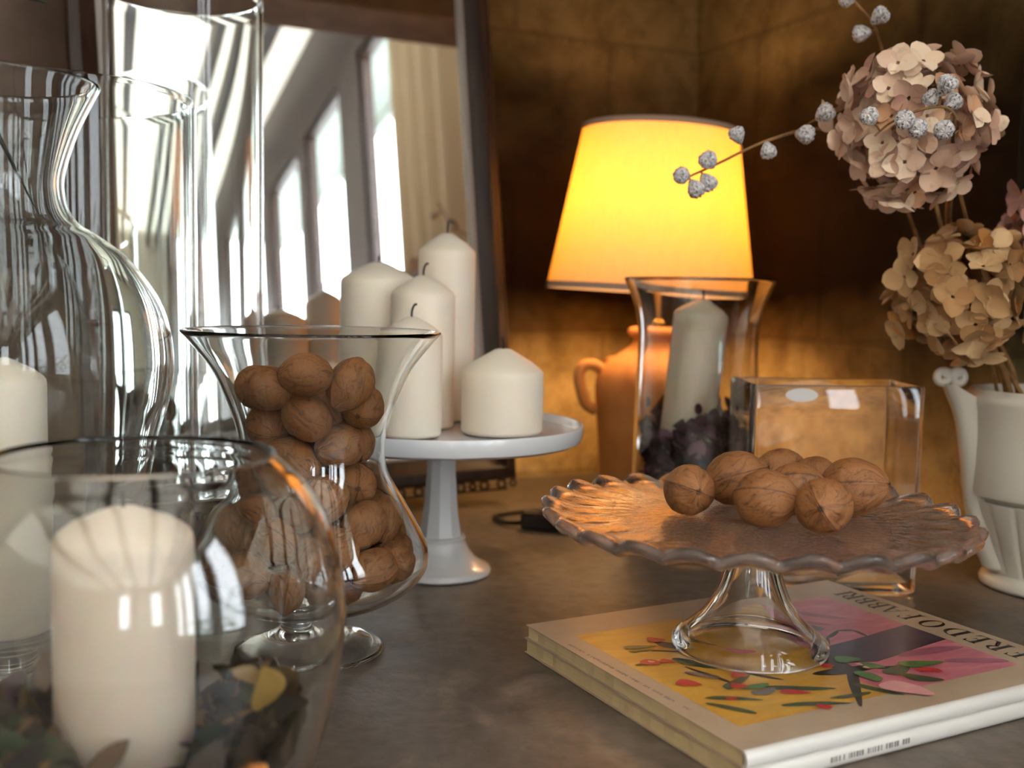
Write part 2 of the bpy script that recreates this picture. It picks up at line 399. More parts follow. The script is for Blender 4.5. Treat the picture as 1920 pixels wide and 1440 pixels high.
# local: x along the bottom edge (negative = left), z up the glass, y back
W_, H_, RW = .508, 1.46, .034
def rail(x0, z0, x1, z1, w, flip):
    d = Vector((x1-x0, 0, z1-z0)); ln = d.length; d.normalize(); q = Vector((-d.z, 0, d.x))*flip
    sec = [(0, .012), (0, -.012), (.004, -.018), (w*.45, -.020), (w*.6, -.014), (w*.8, -.011), (w, -.004), (w, .004), (w*.9, .012)]
    loops = []
    for s, e in ((0, 0), (1, 1)):
        lp = []
        for u, y in sec:
            cut = u if s == 0 else ln-u
            lp.append(Vector((x0, 0, z0))+d*cut+q*u+Vector((0, y, 0)))
        loops.append(lp)
    return loft(loops)
x0, x1, z0, z1 = -W_, 0.0, 0.0, H_
for a in ((x0, z0, x1, z0, 1), (x1, z0, x1, z1, 1), (x1, z1, x0, z1, 1), (x0, z1, x0, z0, 1)):
    obj('frame_rail', *rail(*a[:4], RW, a[4]), M['frame_wood'], mi, True, 30)
obj('mirror_glass', *box(x0+RW*.8, .001, z0+RW*.8, x1-RW*.8, .005, z1-RW*.8), M['mirror'], mi, False)
b0 = RW-.001
bez = [box(x1-b0-.006, -.006, b0, x1-b0, 0.0, z1-b0), box(x0+b0, -.006, b0, x0+b0+.006, 0.0, z1-b0), box(x0+b0+.006, -.006, b0, x1-b0-.006, 0.0, b0+.004)]
tag(obj('inner_bevel', *join(*bez), M['frame_trim'], mi, False), 'pale narrow inner edge')
obj('back_board', *box(x0+.01, .0125, .01, x1-.01, .016, z1-.01), M['wood_dark'], mi, False)
orn = []
for k in range(9):
    cx = -.03-k*.056
    for r, dx in ((.0055, -.012), (.0055, .012), (.004, .028)):
        path = [(cx+dx+r*math.cos(q), -.004, -.0062+r*math.sin(q)) for q in [PI*2*i/14 for i in range(15)]]
        orn.append(tube(path, .0018, 6, False))
orn.append(box(-.50, -.008, -.0135, -.012, .0, -.0115))
obj('carved_skirt', *join(*orn), M['frame_wood'], mi)

# ------------------------------------------------------------------ candles
def candle(label, loc, r, h_sh, h_ap, wax='wax', tilt=(0, 0, 0), group=None, wick=.011, bend=1, seed=0):
    t = thing('pillar_candle', label, 'candle', loc, group, tilt)
    e = min(.004, r*.12)
    prof = [(0, .0005), (r-e, .0005)] + [(r-e+e*math.sin(q), .0005+e-e*math.cos(q)) for q in (PI/8, PI/4, 3*PI/8, PI/2)]
    prof += [(r, h_sh-e*1.6), (r-e*.12, h_sh-e*.7), (r-e*.6, h_sh), (r*.72, h_sh+(h_ap-h_sh)*.36), (r*.34, h_sh+(h_ap-h_sh)*.80), (r*.2, h_ap-.0006), (r*.12, h_ap), (0, h_ap-.001)]
    rr = random.Random(seed)
    p1, p2 = rr.uniform(0, 6), rr.uniform(0, 6)
    V, F = lathe(prof, 72, lambda a, q, z: (q*(1+.004*math.sin(2*a+p1+z*20)+.003*math.sin(5*a+p2)), z))
    obj('wax_body', V, F, M[wax], t, True, 50)
    b = bend*.6
    pth = [(0, 0, h_ap-.003), (0, 0, h_ap+wick*.35), (wick*.12*b, 0, h_ap+wick*.7), (wick*.38*b, 0, h_ap+wick*.98), (wick*.7*b, 0, h_ap+wick)]
    obj('wick', *tube(pth, .0011, 6, True, 4), M['wick'], t)
    return t
G = 'ivory pillar candles on the white cake stand'
z = .1400
candle('short wide ivory candle on the right of the white cake stand', (-.0087, .985, z), .0379, .060, .0790, group=G, wick=.010, bend=-.5, seed=1)
candle('slim ivory candle nearest the walnut vase on the white cake stand', (-.0907, .955, z), .0277, .094, .1075, group=G, seed=2)
candle('middle-height ivory candle between the slim and the tallest one', (-.0862, 1.021, z), .0306, .1300, .1455, group=G, seed=3)
candle('tallest ivory candle, at the back of the white cake stand', (-.0682, 1.088, z), .0289, .173, .1895, group=G, seed=4, bend=.15)
candle('broad ivory candle at the back left of the white cake stand', (-.1350, 1.070, z), .0380, .143, .1585, group=G, wick=.006, bend=0, seed=5)

# ------------------------------------------------------------------ white cake stand
t = thing('white_cake_stand', 'white porcelain cake stand carrying five ivory candles', 'cake stand', (-.066, 1.012, 0))
prof = [(0, .1275), (.018, .1275), (.06, .1280), (.118, .1285), (.1275, .1292), (.1325, .1318), (.1345, .137), (.1352, .1455), (.1345, .1470), (.1322, .1470), (.1308, .1455), (.1296, .1412), (.1285, .1397), (.12, .1393), (0, .1393)]
obj('plate', *lathe(prof, 128), M['porcelain'], t, True, 40)
n = 12
loops = []
for rr, zz in ((.0140, .1273), (.0138, .118), (.0146, .095), (.0160, .075), (.0178, .056), (.0205, .040), (.0212, .0372)):
    loops.append([(rr*math.cos(2*PI*(k+.5)/10), rr*math.sin(2*PI*(k+.5)/10), zz) for k in range(10)])
obj('stem', *loft(loops), M['porcelain'], t, True, 25)
prof = [(0, .0371), (.020, .0371), (.0235, .0366), (.0243, .0350), (.0235, .0334), (.0245, .0300), (.0275, .0235), (.0335, .0155), (.0415, .0098), (.0465, .0075), (.0490, .0050), (.0488, .0018), (.0470, .0005), (.044, .0005), (0, .0008)]
obj('foot', *lathe(prof, 96), M['porcelain'], t, True, 50)

# ------------------------------------------------------------------ footed glass vase of walnuts
t = thing('footed_glass_vase', 'footed hourglass-shaped clear glass vase filled with walnuts', 'vase', (-.1467, .7827, 0))
bowl = [(.0105, .0290), (.022, .0300), (.040, .0340), (.0600, .0405), (.0760, .0510), (.0850, .0625), (.0868, .0715), (.0850, .0815), (.0783, .0950), (.0677, .1144), (.0575, .1320), (.0540, .1424), (.0530, .1530), (.0552, .1690), (.0598, .1836), (.0704, .2085), (.0820, .2250), (.0935, .2385)]
obj('bowl', *vessel(bowl, .0026, .0335, 144, 6), M['glass'], t)
prof = [(0, .0288), (.0120, .0288), (.0145, .0270), (.0150, .0235), (.0152, .0205), (.0180, .0180), (.0300, .0130), (.0420, .0085), (.0520, .0042), (.0538, .0026), (.0535, .0010), (.0520, .0005), (.0500, .0010), (.0400, .0048), (.0260, .0095), (.0120, .0128), (0, .0135)]
obj('foot', *lathe([tuple(p) for p in spline(prof[1:-1], 4)][:0] + prof, 112), M['glass'], t, True, 70)

# walnuts
def walnut_mesh(seed, nu=112, nv=64):
    rr = random.Random(seed); off = Vector((rr.uniform(-50, 50), rr.uniform(-50, 50), rr.uniform(-50, 50)))
    V, F, fur = [], [], []
    el, wd = rr.uniform(1.10, 1.20), rr.uniform(.93, .99)
    for j in range(nv+1):
        th = PI*j/nv
        for i in range(nu):
            ph = 2*PI*i/nu
            s, c = math.sin(th), math.cos(th)
            x, y, zz = s*math.cos(ph), s*math.sin(ph), c
            d = Vector((x, y, zz))
            # long shallow furrows that run pole to pole and branch
            w = noise.noise(d*1.6+off)*1.1
            a = noise.noise(Vector((math.cos(ph+w*.5)*3.1, math.sin(ph+w*.5)*3.1, zz*.85))+off)
            b = noise.noise(Vector((math.cos(ph+w)*6.3, math.sin(ph+w)*6.3, zz*2.0))+off*2)
            g = max(0, 1-abs(a)*6.5)**2*.75+max(0, 1-abs(b)*6)**2*.45
            lump = noise.noise(d*2.2+off*3)*.035+noise.noise(d*5+off)*.016
            seam = math.exp(-(math.sin(ph)*s/.075)**2)*(1 if abs(c) < .985 else .6)
            cleft = math.exp(-(math.sin(ph)*s/.016)**2)
            r = 1+lump-.042*g*(1-.6*seam)+.045*seam-.035*cleft
            px = Vector((x*wd, y, zz*el))*r
            if c > 0: px.z += .10*max(0, c-.86)/.14*(1 if s < .5 else 0)
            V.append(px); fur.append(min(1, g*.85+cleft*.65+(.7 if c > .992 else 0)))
    for j in range(nv):
        for i in range(nu):
            k = (i+1) % nu
            F.append((j*nu+i, (j+1)*nu+i, (j+1)*nu+k, j*nu+k))
    return V, F, fur
nut_meshes = []
for s in range(6):
    V, F, fur = walnut_mesh(11+s*7)
    o = obj('walnut', V, F, M['walnut'], attr=('furrow', fur)); nut_meshes.append(o.data); bpy.data.objects.remove(o)
def walnut(label, loc, r, rot, k, group):
    o = bpy.data.objects.new('walnut', nut_meshes[k % 6]); COL.objects.link(o)
    o.location = loc; o.scale = (r, r, r); o.rotation_euler = rot
    return tag(o, label, 'walnut', group)
NUTS = [(-0.0254, -0.0367, 0.2002, 0.0177), (0.0047, -0.05, 0.2111, 0.0169), (0.0028, -0.0376, 0.1795, 0.017), (0.0333, -0.0317, 0.2038, 0.0179), (-0.03, -0.0183, 0.1708, 0.0173), (-0.008, -0.0316, 0.1468, 0.018), (0.0245, -0.0219, 0.1576, 0.0176), (0.0297, 0.0139, 0.1558, 0.0174), (0.015, -0.0375, 0.1202, 0.018), (-0.0276, -0.0327, 0.118, 0.0171), (0.0432, -0.029, 0.1015, 0.0173), (0.0529, 0.003, 0.0995, 0.0173), (-0.057, -0.031, 0.0692, 0.0175), (-0.0079, -0.0526, 0.0969, 0.0183), (0.0626, -0.0084, 0.0682, 0.0181), (-0.0327, -0.0557, 0.0707, 0.0181), (0.0012, -0.0587, 0.0629, 0.0178), (0.0521, -0.0404, 0.0708, 0.0168), (-0.0655, 0.0019, 0.0706, 0.0173), (0.0255, -0.0536, 0.0859, 0.0176), (-0.0428, 0.0015, 0.1974, 0.0182), (-0.0062, -0.0258, 0.053, 0.0174), (0.0279, 0.0293, 0.1907, 0.0177), (0.0151, 0.0263, 0.1259, 0.0182), (0.0093, 0.0511, 0.1014, 0.0173), (0.059, 0.0267, 0.0706, 0.018), (-0.0548, 0.0343, 0.0694, 0.0178), (0.0041, -0.0032, 0.1835, 0.0176), (-0.0343, -0.0037, 0.136, 0.0178), (-0.0192, 0.0376, 0.1943, 0.0176), (-0.0489, 0.0205, 0.1001, 0.017), (-0.0245, 0.0443, 0.1022, 0.0182), (0.016, 0.0132, 0.0841, 0.0184), (0.0031, 0.0642, 0.0695, 0.0181), (-0.0227, -0.0248, 0.0828, 0.0174), (0.0365, 0.0536, 0.0704, 0.0178), (-0.0295, 0.0167, 0.1673, 0.018), (0.0346, 0.0076, 0.0551, 0.0169), (0.0023, 0.0336, 0.1662, 0.0181), (0.0272, -0.025, 0.0556, 0.0169), (0.0317, -0.006, 0.1263, 0.0183), (-0.0306, 0.058, 0.0707, 0.0172), (-0.0221, 0.0271, 0.0565, 0.0183), (0.0389, -0.0031, 0.1844, 0.0172), (-0.0045, -0.0069, 0.1161, 0.0177), (0.0391, 0.0341, 0.0999, 0.0181), (0.0116, -0.0218, 0.0876, 0.0184), (-0.0199, 0.0288, 0.1341, 0.0179), (-0.0191, 0.0095, 0.0879, 0.0181), (-0.0023, 0.0028, 0.1496, 0.0174), (-0.0351, -0.0063, 0.0563, 0.018), (0.0124, 0.0333, 0.0557, 0.0174), (-0.0502, -0.0134, 0.0993, 0.0183)]
seen = {0: 'walnut high on the left of the pile in the footed vase', 1: 'topmost walnut of the pile in the footed vase, at the front', 3: 'walnut high on the right of the pile in the footed vase',
        2: 'walnut just below the topmost one in the footed vase', 4: 'walnut against the left of the vase neck, below the high left one', 5: 'big walnut in the middle of the vase neck, at the front',
        6: 'walnut on the right of the vase neck, at the front', 8: 'walnut just below the vase neck, at the front', 9: 'walnut left of centre just below the vase neck',
        10: 'walnut on the right shoulder of the vase bowl, at the front', 11: 'walnut touching the right wall where the vase bowl widens', 12: 'walnut low at the left front of the vase bowl',
        13: 'walnut in the centre of the vase bowl, at the front', 14: 'walnut at the widest right edge of the vase bowl', 15: 'walnut in the lowest row of the bowl, left of centre',
        16: 'walnut in the lowest row of the bowl, at the very front', 17: 'walnut in the lowest row of the bowl, on the right', 18: 'walnut at the widest left edge of the vase bowl',
        19: 'walnut above the lowest row, right of the centre one', 20: 'walnut pressed to the left vase wall behind the high left one'}
rnd = random.Random(21)
for i, (x, y, zz, r) in enumerate(NUTS):
    rot = (rnd.uniform(0, PI), rnd.uniform(0, PI), rnd.uniform(0, 2*PI))
    rw = next((bowl[k][0]+(bowl[k+1][0]-bowl[k][0])*(zz-bowl[k][1])/(bowl[k+1][1]-bowl[k][1]) for k in range(len(bowl)-1) if bowl[k][1] <= zz < bowl[k+1][1]), .09)
    if math.hypot(x, y)+r > rw-.006 or zz < .062:             # lies along the glass, not poking at it
        n_ = Vector((x, y, -.02 if zz < .08 else 0)).normalized(); ax = n_.cross(Vector((0, 0, 1))).normalized()
        ax.rotate(Matrix.Rotation(rnd.uniform(-.9, .9) if zz > .075 else rnd.uniform(-.3, .3), 3, n_))
        rot = (Matrix.Rotation(rnd.uniform(0, 2*PI), 3, ax) @ ax.to_track_quat('Z', 'Y').to_matrix()).to_euler()
    walnut(seen.get(i, 'walnut inside the pile in the footed vase, mostly hidden by other walnuts'), (-.1467+x*.965, .7827+y*.965, zz+.0008), r*(.935 if i != 16 else .84), rot, i, 'walnuts in the footed glass vase')

# ------------------------------------------------------------------ big fish-bowl in front
t = thing('fishbowl_vase', 'round clear glass bowl in the foreground with a candle and dried leaves', 'bowl', (-.174, .49, 0))
pr = [(.040, .0010), (.052, .0020), (.066, .0120), (.0790, .0350), (.0870, .0570), (.0945, .0860), (.0972, .1120), (.0968, .1220), (.0935, .1440), (.0875, .1625), (.0765, .1800), (.0690, .1875), (.0640, .1925)]
obj('glass_wall', *vessel(pr, .0028, .0065, 128, 6), M['glass'], t)
candle('cream candle inside the round glass bowl in the foreground', (-.180, .49, .0070), .0318, .1490, .1625, 'wax_warm', wick=.004, bend=0, seed=8)
def leaf(V, F, T, p, d, nrm, ln, wd, curl, tint, nl=7, nw=4, cup=.25, tip=1.4):
    """one curved leaf or petal: grid patch along d, normal nrm"""
    d = d.normalized(); s = d.cross(nrm).normalized(); nn = s.cross(d).normalized(); b = len(V)
    for i in range(nl+1):
        u = i/nl; w = wd*(math.sin(PI*min(1, u**.8*.97+.03)))**(1/tip)
        for j in range(nw+1):
            v = (j/nw-.5)*2
            V.append(p+d*ln*u*(1-.15*abs(curl)*u)+s*w*.5*v+nn*(curl*ln*u*u*.6+cup*w*v*v*.5)); T.append(tint)
    for i in range(nl):
        for j in range(nw):
            F.append((b+i*(nw+1)+j, b+i*(nw+1)+j+1, b+(i+1)*(nw+1)+j+1, b+(i+1)*(nw+1)+j))
def rvec(r): return Vector((r.gauss(0, 1), r.gauss(0, 1), r.gauss(0, 1))).normalized()
rnd = random.Random(3)
V, F, T = [], [], []
cnt = 0
gl_in = [(.004, .050), (.012, .058), (.020, .0655), (.035, .0745), (.057, .0815), (.086, .089), (.11, .0915)]
def inner_r(z):
    for (za, ra), (zb, rb) in zip(gl_in, gl_in[1:]):
        if z < zb: return ra+(rb-ra)*(z-za)/(zb-za)-.0022
    return .089
while cnt < 620:
    a = rnd.uniform(0, 2*PI); zz = rnd.uniform(.012, .066); rr = rnd.uniform(.040, inner_r(zz))
    p = Vector((rr*math.cos(a), rr*math.sin(a), zz+.014*math.sin(a*2+1)))
    d = rvec(rnd); ln = rnd.uniform(.016, .032)
    e = p+d*ln
    if e.z > .088: continue
    b0_, f0_ = len(V), len(F)
    leaf(V, F, T, p, d, rvec(rnd), ln, ln*rnd.uniform(.35, .7), rnd.uniform(-.5, .5), rnd.random(), 5, 3)
    if any(q.z < .0085 or math.hypot(q.x, q.y) > inner_r(q.z) or math.hypot(q.x+.006, q.y) < .0345 for q in V[b0_:]): del V[b0_:], T[b0_:], F[f0_:]
    else: cnt += 1
o = tag(obj('dried_leaves', V, F, M['potpourri_brown'], attr=('tint', T)), 'dark dried leaves filling the bottom of the round foreground bowl', 'dried leaves', None, 'stuff'); o.location = (-.174, .49, 0)
def single_leaf(name, label, m, p, d, nr, ln, wd, curl):
    V, F, T = [], [], []; leaf(V, F, T, Vector((0, 0, 0)), Vector(d), Vector(nr), ln, wd, curl, .5, 14, 8, .5, 1.2)
    for i in range(len(T)): T[i] = (i % 9)/9
    o = obj(name, V, F, M[m], attr=('tint', T)); o.location = p
    so = o.modifiers.new('thickness', 'SOLIDIFY'); so.thickness = .0006
    return tag(o, label, 'leaf')
single_leaf('curled_leaf', 'orange curled dry leaf at the front right of the foreground bowl', 'leaf_orange', (-.119, .434, .052), (.7, .1, .7), (.2, -1, .3), .030, .016, .5)
single_leaf('broad_leaf', 'grey-green broad leaf at the front of the foreground bowl', 'leaf_grey', (-.172, .430, .050), (1, .05, .1), (0, -.8, .6), .040, .028, .2)
single_leaf('yellow_leaf', 'yellow-brown leaf at the right of the foreground bowl', 'leaf_yellow', (-.112, .478, .078), (-.1, -.2, 1), (.8, -.6, .1), .022, .020, .3)

# ------------------------------------------------------------------ tall pear-shaped vase, far left
PX, PY_ = -.3235, .67
t = thing('pear_shaped_vase', 'tall pear-shaped clear glass vase at the far left holding a candle', 'vase', (PX, PY_, 0))
pr = [(.014, .0370), (.028, .0400), (.046, .0500), (.062, .0700), (.0740, .1000), (.0880, .1400), (.0955, .1735), (.1030, .1990), (.1055, .2210), (.1030, .2430), (.0955, .2640), (.0785, .2870), (.0600, .3015), (.0490, .3085), (.0435, .3155), (.0405, .3265), (.0408, .3400), (.0490, .3660), (.0620, .3935)]
obj('glass_wall', *vessel(pr, .0030, .0470, 144, 6), M['glass_pear'], t)
prof = [(0, .0366), (.0150, .0366), (.0170, .0330), (.0165, .0260), (.0200, .0200), (.0360, .0120), (.0520, .0060), (.0600, .0030), (.0600, .0010), (.0570, .0005), (.0400, .0050), (.0150, .0120), (0, .0130)]
obj('foot', *lathe(prof, 112), M['glass'], t, True, 70)
candle('pale candle standing in the pear-shaped vase at the left edge', (PX+.001, PY_, .0478), .0268, .1640, .1760, 'wax', seed=9, wick=.006)
# blades of a plant standing in it
t = thing('blade_plant', 'dark green grass-like blades reaching in from the upper left', 'plant', (PX-.026, PY_+.01, .3))
obj('stalk', *tube([(.006, -.004, .03), (.0, 0, .12), (-.02, 0, .2)], .0018, 8, True, 6), M['leaf_dark'], t)
def blade(pts, w):
    P_ = spline(pts, 8); V, F = [], []
    for i, p in enumerate(P_):
        u = i/(len(P_)-1); d = (P_[min(i+1, len(P_)-1)]-P_[max(i-1, 0)]).normalized(); s = d.cross(Vector((0, -1, .25))).normalized()
        ww = w*(1-u)**.7+.0002
        V += [p-s*ww, p+Vector((0, .0006, 0)), p+s*ww, p+Vector((0, -.0006, 0))]
    for i in range(len(P_)-1):
        for k in range(4): F.append((i*4+k, i*4+(k+1) % 4, (i+1)*4+(k+1) % 4, (i+1)*4+k))
    return V, F
obj('blade', *blade([(-.02, 0, .2), (-.005, -.005, .19), (.02, -.008, .155), (.062, -.01, .141)], .0055), M['leaf_dark'], t)
obj('blade', *blade([(.0, 0, .11), (.010, -.004, .095), (.028, -.006, .06), (.052, -.008, .012)], .0026), M['leaf_dark'], t)

# ------------------------------------------------------------------ two plain glass cylinders behind it
def cylinder_vase(label, loc, r, h, th, fl):
    t = thing('cylinder_vase', label, 'vase', loc)
    pr = [(r*.92, .0015), (r*.975, .0022), (r*.996, .0042), (r, .0080), (r, .016), (r, .04), (r, h*.3), (r, h*.6), (r, h*.9), (r, h)]
    o = obj('glass_wall', *vessel(pr, th, fl, 128, 5), M['glass_green'], t); return t
cylinder_vase('wide clear glass cylinder behind the pear-shaped vase', (-.3886, .89, 0), .1206, .424, .0035, .012)
cylinder_vase('tallest narrow clear glass cylinder in front of the mirror', (-.334, 1.09, 0), .077, .557, .0035, .016)
# ------------------------------------------------------------------ terracotta lamp
t = thing('table_lamp', 'lit table lamp with an amber glowing shade on a terracotta jar', 'lamp', (.1805, 1.40, 0))
prof = [(0, .0005), (.0570, .0005), (.0590, .0030), (.0605, .0250), (.0650, .0750), (.0695, .1250), (.0710, .1480), (.0695, .1620), (.0630, .1760), (.0500, .1880), (.0340, .1985), (.0240, .2060), (.0215, .2110), (.0225, .2150), (.0280, .2180), (.0298, .2220), (.0290, .2260), (.0260, .2285), (.0210, .2300), (.0205, .2270), (.019, .2000), (0, .195)]
jar = obj('jar', *lathe([tuple(p) for p in spline(prof[1:-2], 3)] and prof, 96), M['terracotta'], t, True, 60)
for a in (185, 122, 8, 62):
    a = math.radians(a); ca, sa = math.cos(a), math.sin(a)
    pts = [(.060, .1700), (.074, .1790), (.088, .1770), (.0935, .1640), (.0900, .1450), (.0830, .1270), (.0700, .1190)]
    obj('handle', *tube([(r*ca, r*sa, zz) for r, zz in pts], .0075, 12, True, 6), M['terracotta'], jar)
obj('fitting', *lathe([(0, .226), (.012, .226), (.012, .236), (.006, .240), (.006, .300), (.013, .302), (.015, .330), (.012, .348), (0, .348)], 32), M['brass'], t, True, 40)
obj('bulb', *lathe([(0, .3485), (.010, .3485), (.014, .358), (.024, .376), (.028, .392), (.024, .410), (.013, .420), (0, .4225)], 40), M['bulb'], t)
sh = thing('x', '', '', (0, 0, 0)); bpy.data.objects.remove(sh)
def cone(r0, z0, r1, z1, th, n=128):
    return lathe([(r0, z0), (r1, z1), (r1-th, z1), (r0-th, z0), (r0, z0)], n)
shade = obj('shade', *cone(.1345, .2755, .0995, .4845, .0012), M['shade'], t, True, 40)
shade.rotation_euler = (0, math.radians(2.3), 0); shade.location = (-.0145, 0, 0)
tag(obj('ribbon', *cone(.1353, .2745, .1340, .2825, .0026), M['shade_trim'], shade, True, 40), 'taupe ribbon along the bottom edge')
tag(obj('ribbon', *cone(.1010, .4790, .1001, .4860, .0030), M['shade_trim'], shade, True, 40), 'taupe ribbon along the top edge')
sp = [tube([(0, 0, .352), (.06*math.cos(a), .06*math.sin(a), .47), (.0985*math.cos(a), .0985*math.sin(a), .481)], .0012, 6) for a in (.3, .3+2*PI/3, .3+4*PI/3)]
obj('spider', *join(*sp), M['brass'], shade)
obj('cord', *tube([(-.050, -.03, .004), (-.09, -.09, .0035), (-.152, -.10, .0035), (-.196, -.135, .0035), (-.190, -.168, .0035), (-.176, -.183, .005), (-.162, -.187, .0075)], .0026, 8, True, 8), M['black_plastic'], t)
sw_ = obj('switch', *box(-.030, -.011, 0, .030, .011, .0195), M['black_plastic'], t, True, 30, (-.137, -.196, .0008)); sw_.rotation_euler = (0, 0, math.radians(-14)); bevel(sw_, .004, 3)
obj('slider', *box(-.009, -.004, .0194, .009, .004, .022), M['black_plastic'], sw_, False)

# ------------------------------------------------------------------ hurricane glass with candle and petals
HX, HY = .196, 1.13
t = thing('hurricane_vase', 'flared clear glass hurricane vase with a candle and purple petals in front of the lamp', 'vase', (HX, HY, 0))
pr = [(.056, .0008), (.0625, .0025), (.0648, .010), (.0652, .050), (.0652, .110), (.0645, .170), (.0634, .215), (.0640, .238), (.0675, .258), (.0730, .274), (.0795, .2875)]
obj('glass_wall', *vessel(pr, .0030, .012, 128, 6), M['glass'], t)
candle('glossy grey-white candle leaning inside the hurricane vase', (HX-.0175, HY, .0160), .0287, .2390, .2530, 'wax_grey', tilt=(0, math.radians(4.9), 0), wick=.009, bend=-.4, seed=12)
rnd = random.Random(17)
V, F, T = [], [], []; cnt = 0
while cnt < 1000:
    a = rnd.uniform(0, 2*PI); zz = rnd.uniform(.018, .140+.012*math.sin(3*a)); rr = rnd.uniform(.032, .060)
    p = Vector((rr*math.cos(a), rr*math.sin(a), zz)); d = rvec(rnd); ln = rnd.uniform(.012, .026); e = p+d*ln; nr = rvec(rnd)
    b0_, f0_ = len(V), len(F)
    leaf(V, F, T, p, d, nr, ln, ln*rnd.uniform(.6, 1.0), rnd.uniform(-.6, .6), min(1, rnd.random()**1.5), 6, 4, .3, 2.2)
    if any(q.z < .0135 or math.hypot(q.x, q.y) > .0604 or math.hypot(q.x+.0175-math.tan(math.radians(4.9))*(q.z-.016), q.y) < .0305 for q in V[b0_:]): del V[b0_:], T[b0_:], F[f0_:]
    else: cnt += 1
o = tag(obj('dried_petals', V, F, M['potpourri_purple'], attr=('tint', T)), 'dark purple dried petals around the candle in the hurricane vase', 'dried petals', None, 'stuff'); o.location = (HX, HY, 0)

# ------------------------------------------------------------------ rectangular glass tank
t = thing('glass_tank', 'square clear glass tank with an oval white sticker behind the walnuts on the scalloped stand', 'vase', (.2962, .96, 0), rot=(0, 0, math.radians(2.0)))
def rrect(hx, d, rc, ins, z, n=6):
    out = []
    for cx, cy_, a0 in ((hx-rc, d-rc, 0), (-hx+rc, d-rc, 90), (-hx+rc, rc, 180), (hx-rc, rc, 270)):
        for k in range(n+1):
            q = math.radians(a0+90*k/n); r = max(rc-ins, .0006)
            out.append((cx+r*math.cos(q), cy_+r*math.sin(q), z))
    return out
hx, dd, rc, th = .080, .086, .006, .0045
L_ = [rrect(hx, dd, rc, .003, .0008), rrect(hx, dd, rc, .0008, .002), rrect(hx, dd, rc, 0, .004)]+[rrect(hx, dd, rc, 0, .004+.1865*k/6) for k in range(1, 7)]
L_ += [rrect(hx, dd, rc, .0008, .1925), rrect(hx, dd, rc, th-.001, .1925), rrect(hx, dd, rc, th, .1912)]+[rrect(hx, dd, rc, th, .012+.179*k/6) for k in range(5, -1, -1)]+[rrect(hx, dd, rc, th+.003, .0105)]
obj('glass_wall', *loft(L_), M['glass'], t, True, 40)
V = [(.0148*math.cos(2*PI*k/40), -.0004, .0062*math.sin(2*PI*k/40)) for k in range(40)]; V += [(x, -.0002, zz) for x, y, zz in V]
F = [tuple(range(40)), tuple(range(40, 80))[::-1]]+[(k, (k+1) % 40, 40+(k+1) % 40, 40+k) for k in range(40)]
tag(obj('sticker', V, F, M['sticker'], t, False, None, (-.0345, 0, .1835)), 'oval white sticker')

# ------------------------------------------------------------------ cream pitcher
JX, JY = .5135, 1.0
t = thing('cream_pitcher', 'cream fluted ceramic pitcher at the right edge holding dried flowers', 'pitcher', (JX, JY, 0))
body = [(.0690, .0850), (.0790, .0905), (.0800, .0950), (.0802, .120), (.0806, .150), (.0818, .168), (.0838, .1770), (.0842, .1800), (.0825, .1835), (.0775, .1858), (.0755, .1885), (.0725, .1890), (.0710, .1870), (.0705, .180), (.0700, .10), (.0520, .03), (0, .024)]
low = [(0, .0150), (.0510, .0150), (.0520, .0200), (.0575, .0340), (.0660, .0560), (.0720, .0720), (.0760, .0852), (.0690, .0852)]
def flute(a, r, zz):
    k = abs(math.sin(a*9)); return (r*(1-.035*(1-k)**3) if r > .045 and zz < .084 else r), zz
b_ = obj('body', *lathe(low[1:-1]+body, 216, flute), M['cream_glaze'], t, True, 45)
obj('foot', *lathe([(0, .0004), (.0560, .0004), (.0590, .0020), (.0598, .0055), (.0580, .0100), (.0530, .0135), (.0500, .0149), (0, .0149)], 96), M['cream_glaze'], t, True, 60)
# strap handle on the left: runs from the scrolls down to the foot
outl = spline([(-.1075, .1935), (-.1030, .1830), (-.0935, .1600), (-.0868, .1250), (-.0800, .0790), (-.0690, .0400), (-.0600, .0190)], 5)
innl = spline([(-.0800, .1800), (-.0790, .1760), (-.0770, .1600), (-.0760, .1250), (-.0700, .0850), (-.0560, .0400), (-.0500, .0190)], 5)
loops = []
for p, q in zip(outl, innl):
    w = .0125
    loops.append([(p.x, -w*.55, p.y), (p.x-.0012, 0, p.y), (p.x, w*.55, p.y), (p.x+.006, w, p.y), (q.x, w*1.2, q.y), (q.x, -w*1.2, q.y), (p.x+.006, -w, p.y)])
h_ = obj('handle', *loft(loops), M['cream_glaze'], t, True, 60)
for sx_ in (-.1085, -.0945):
    path = []
    for k in range(26):
        a = 2*PI*1.35*k/25; r = .0072-.0042*k/25; sg = 1 if sx_ < -.1 else -1
        path.append((sx_+r*math.cos(a)*sg, 0, .1990+r*math.sin(a)))
    obj('scroll', *tube(path, .0040, 10, True, 2), M['cream_glaze'], h_)

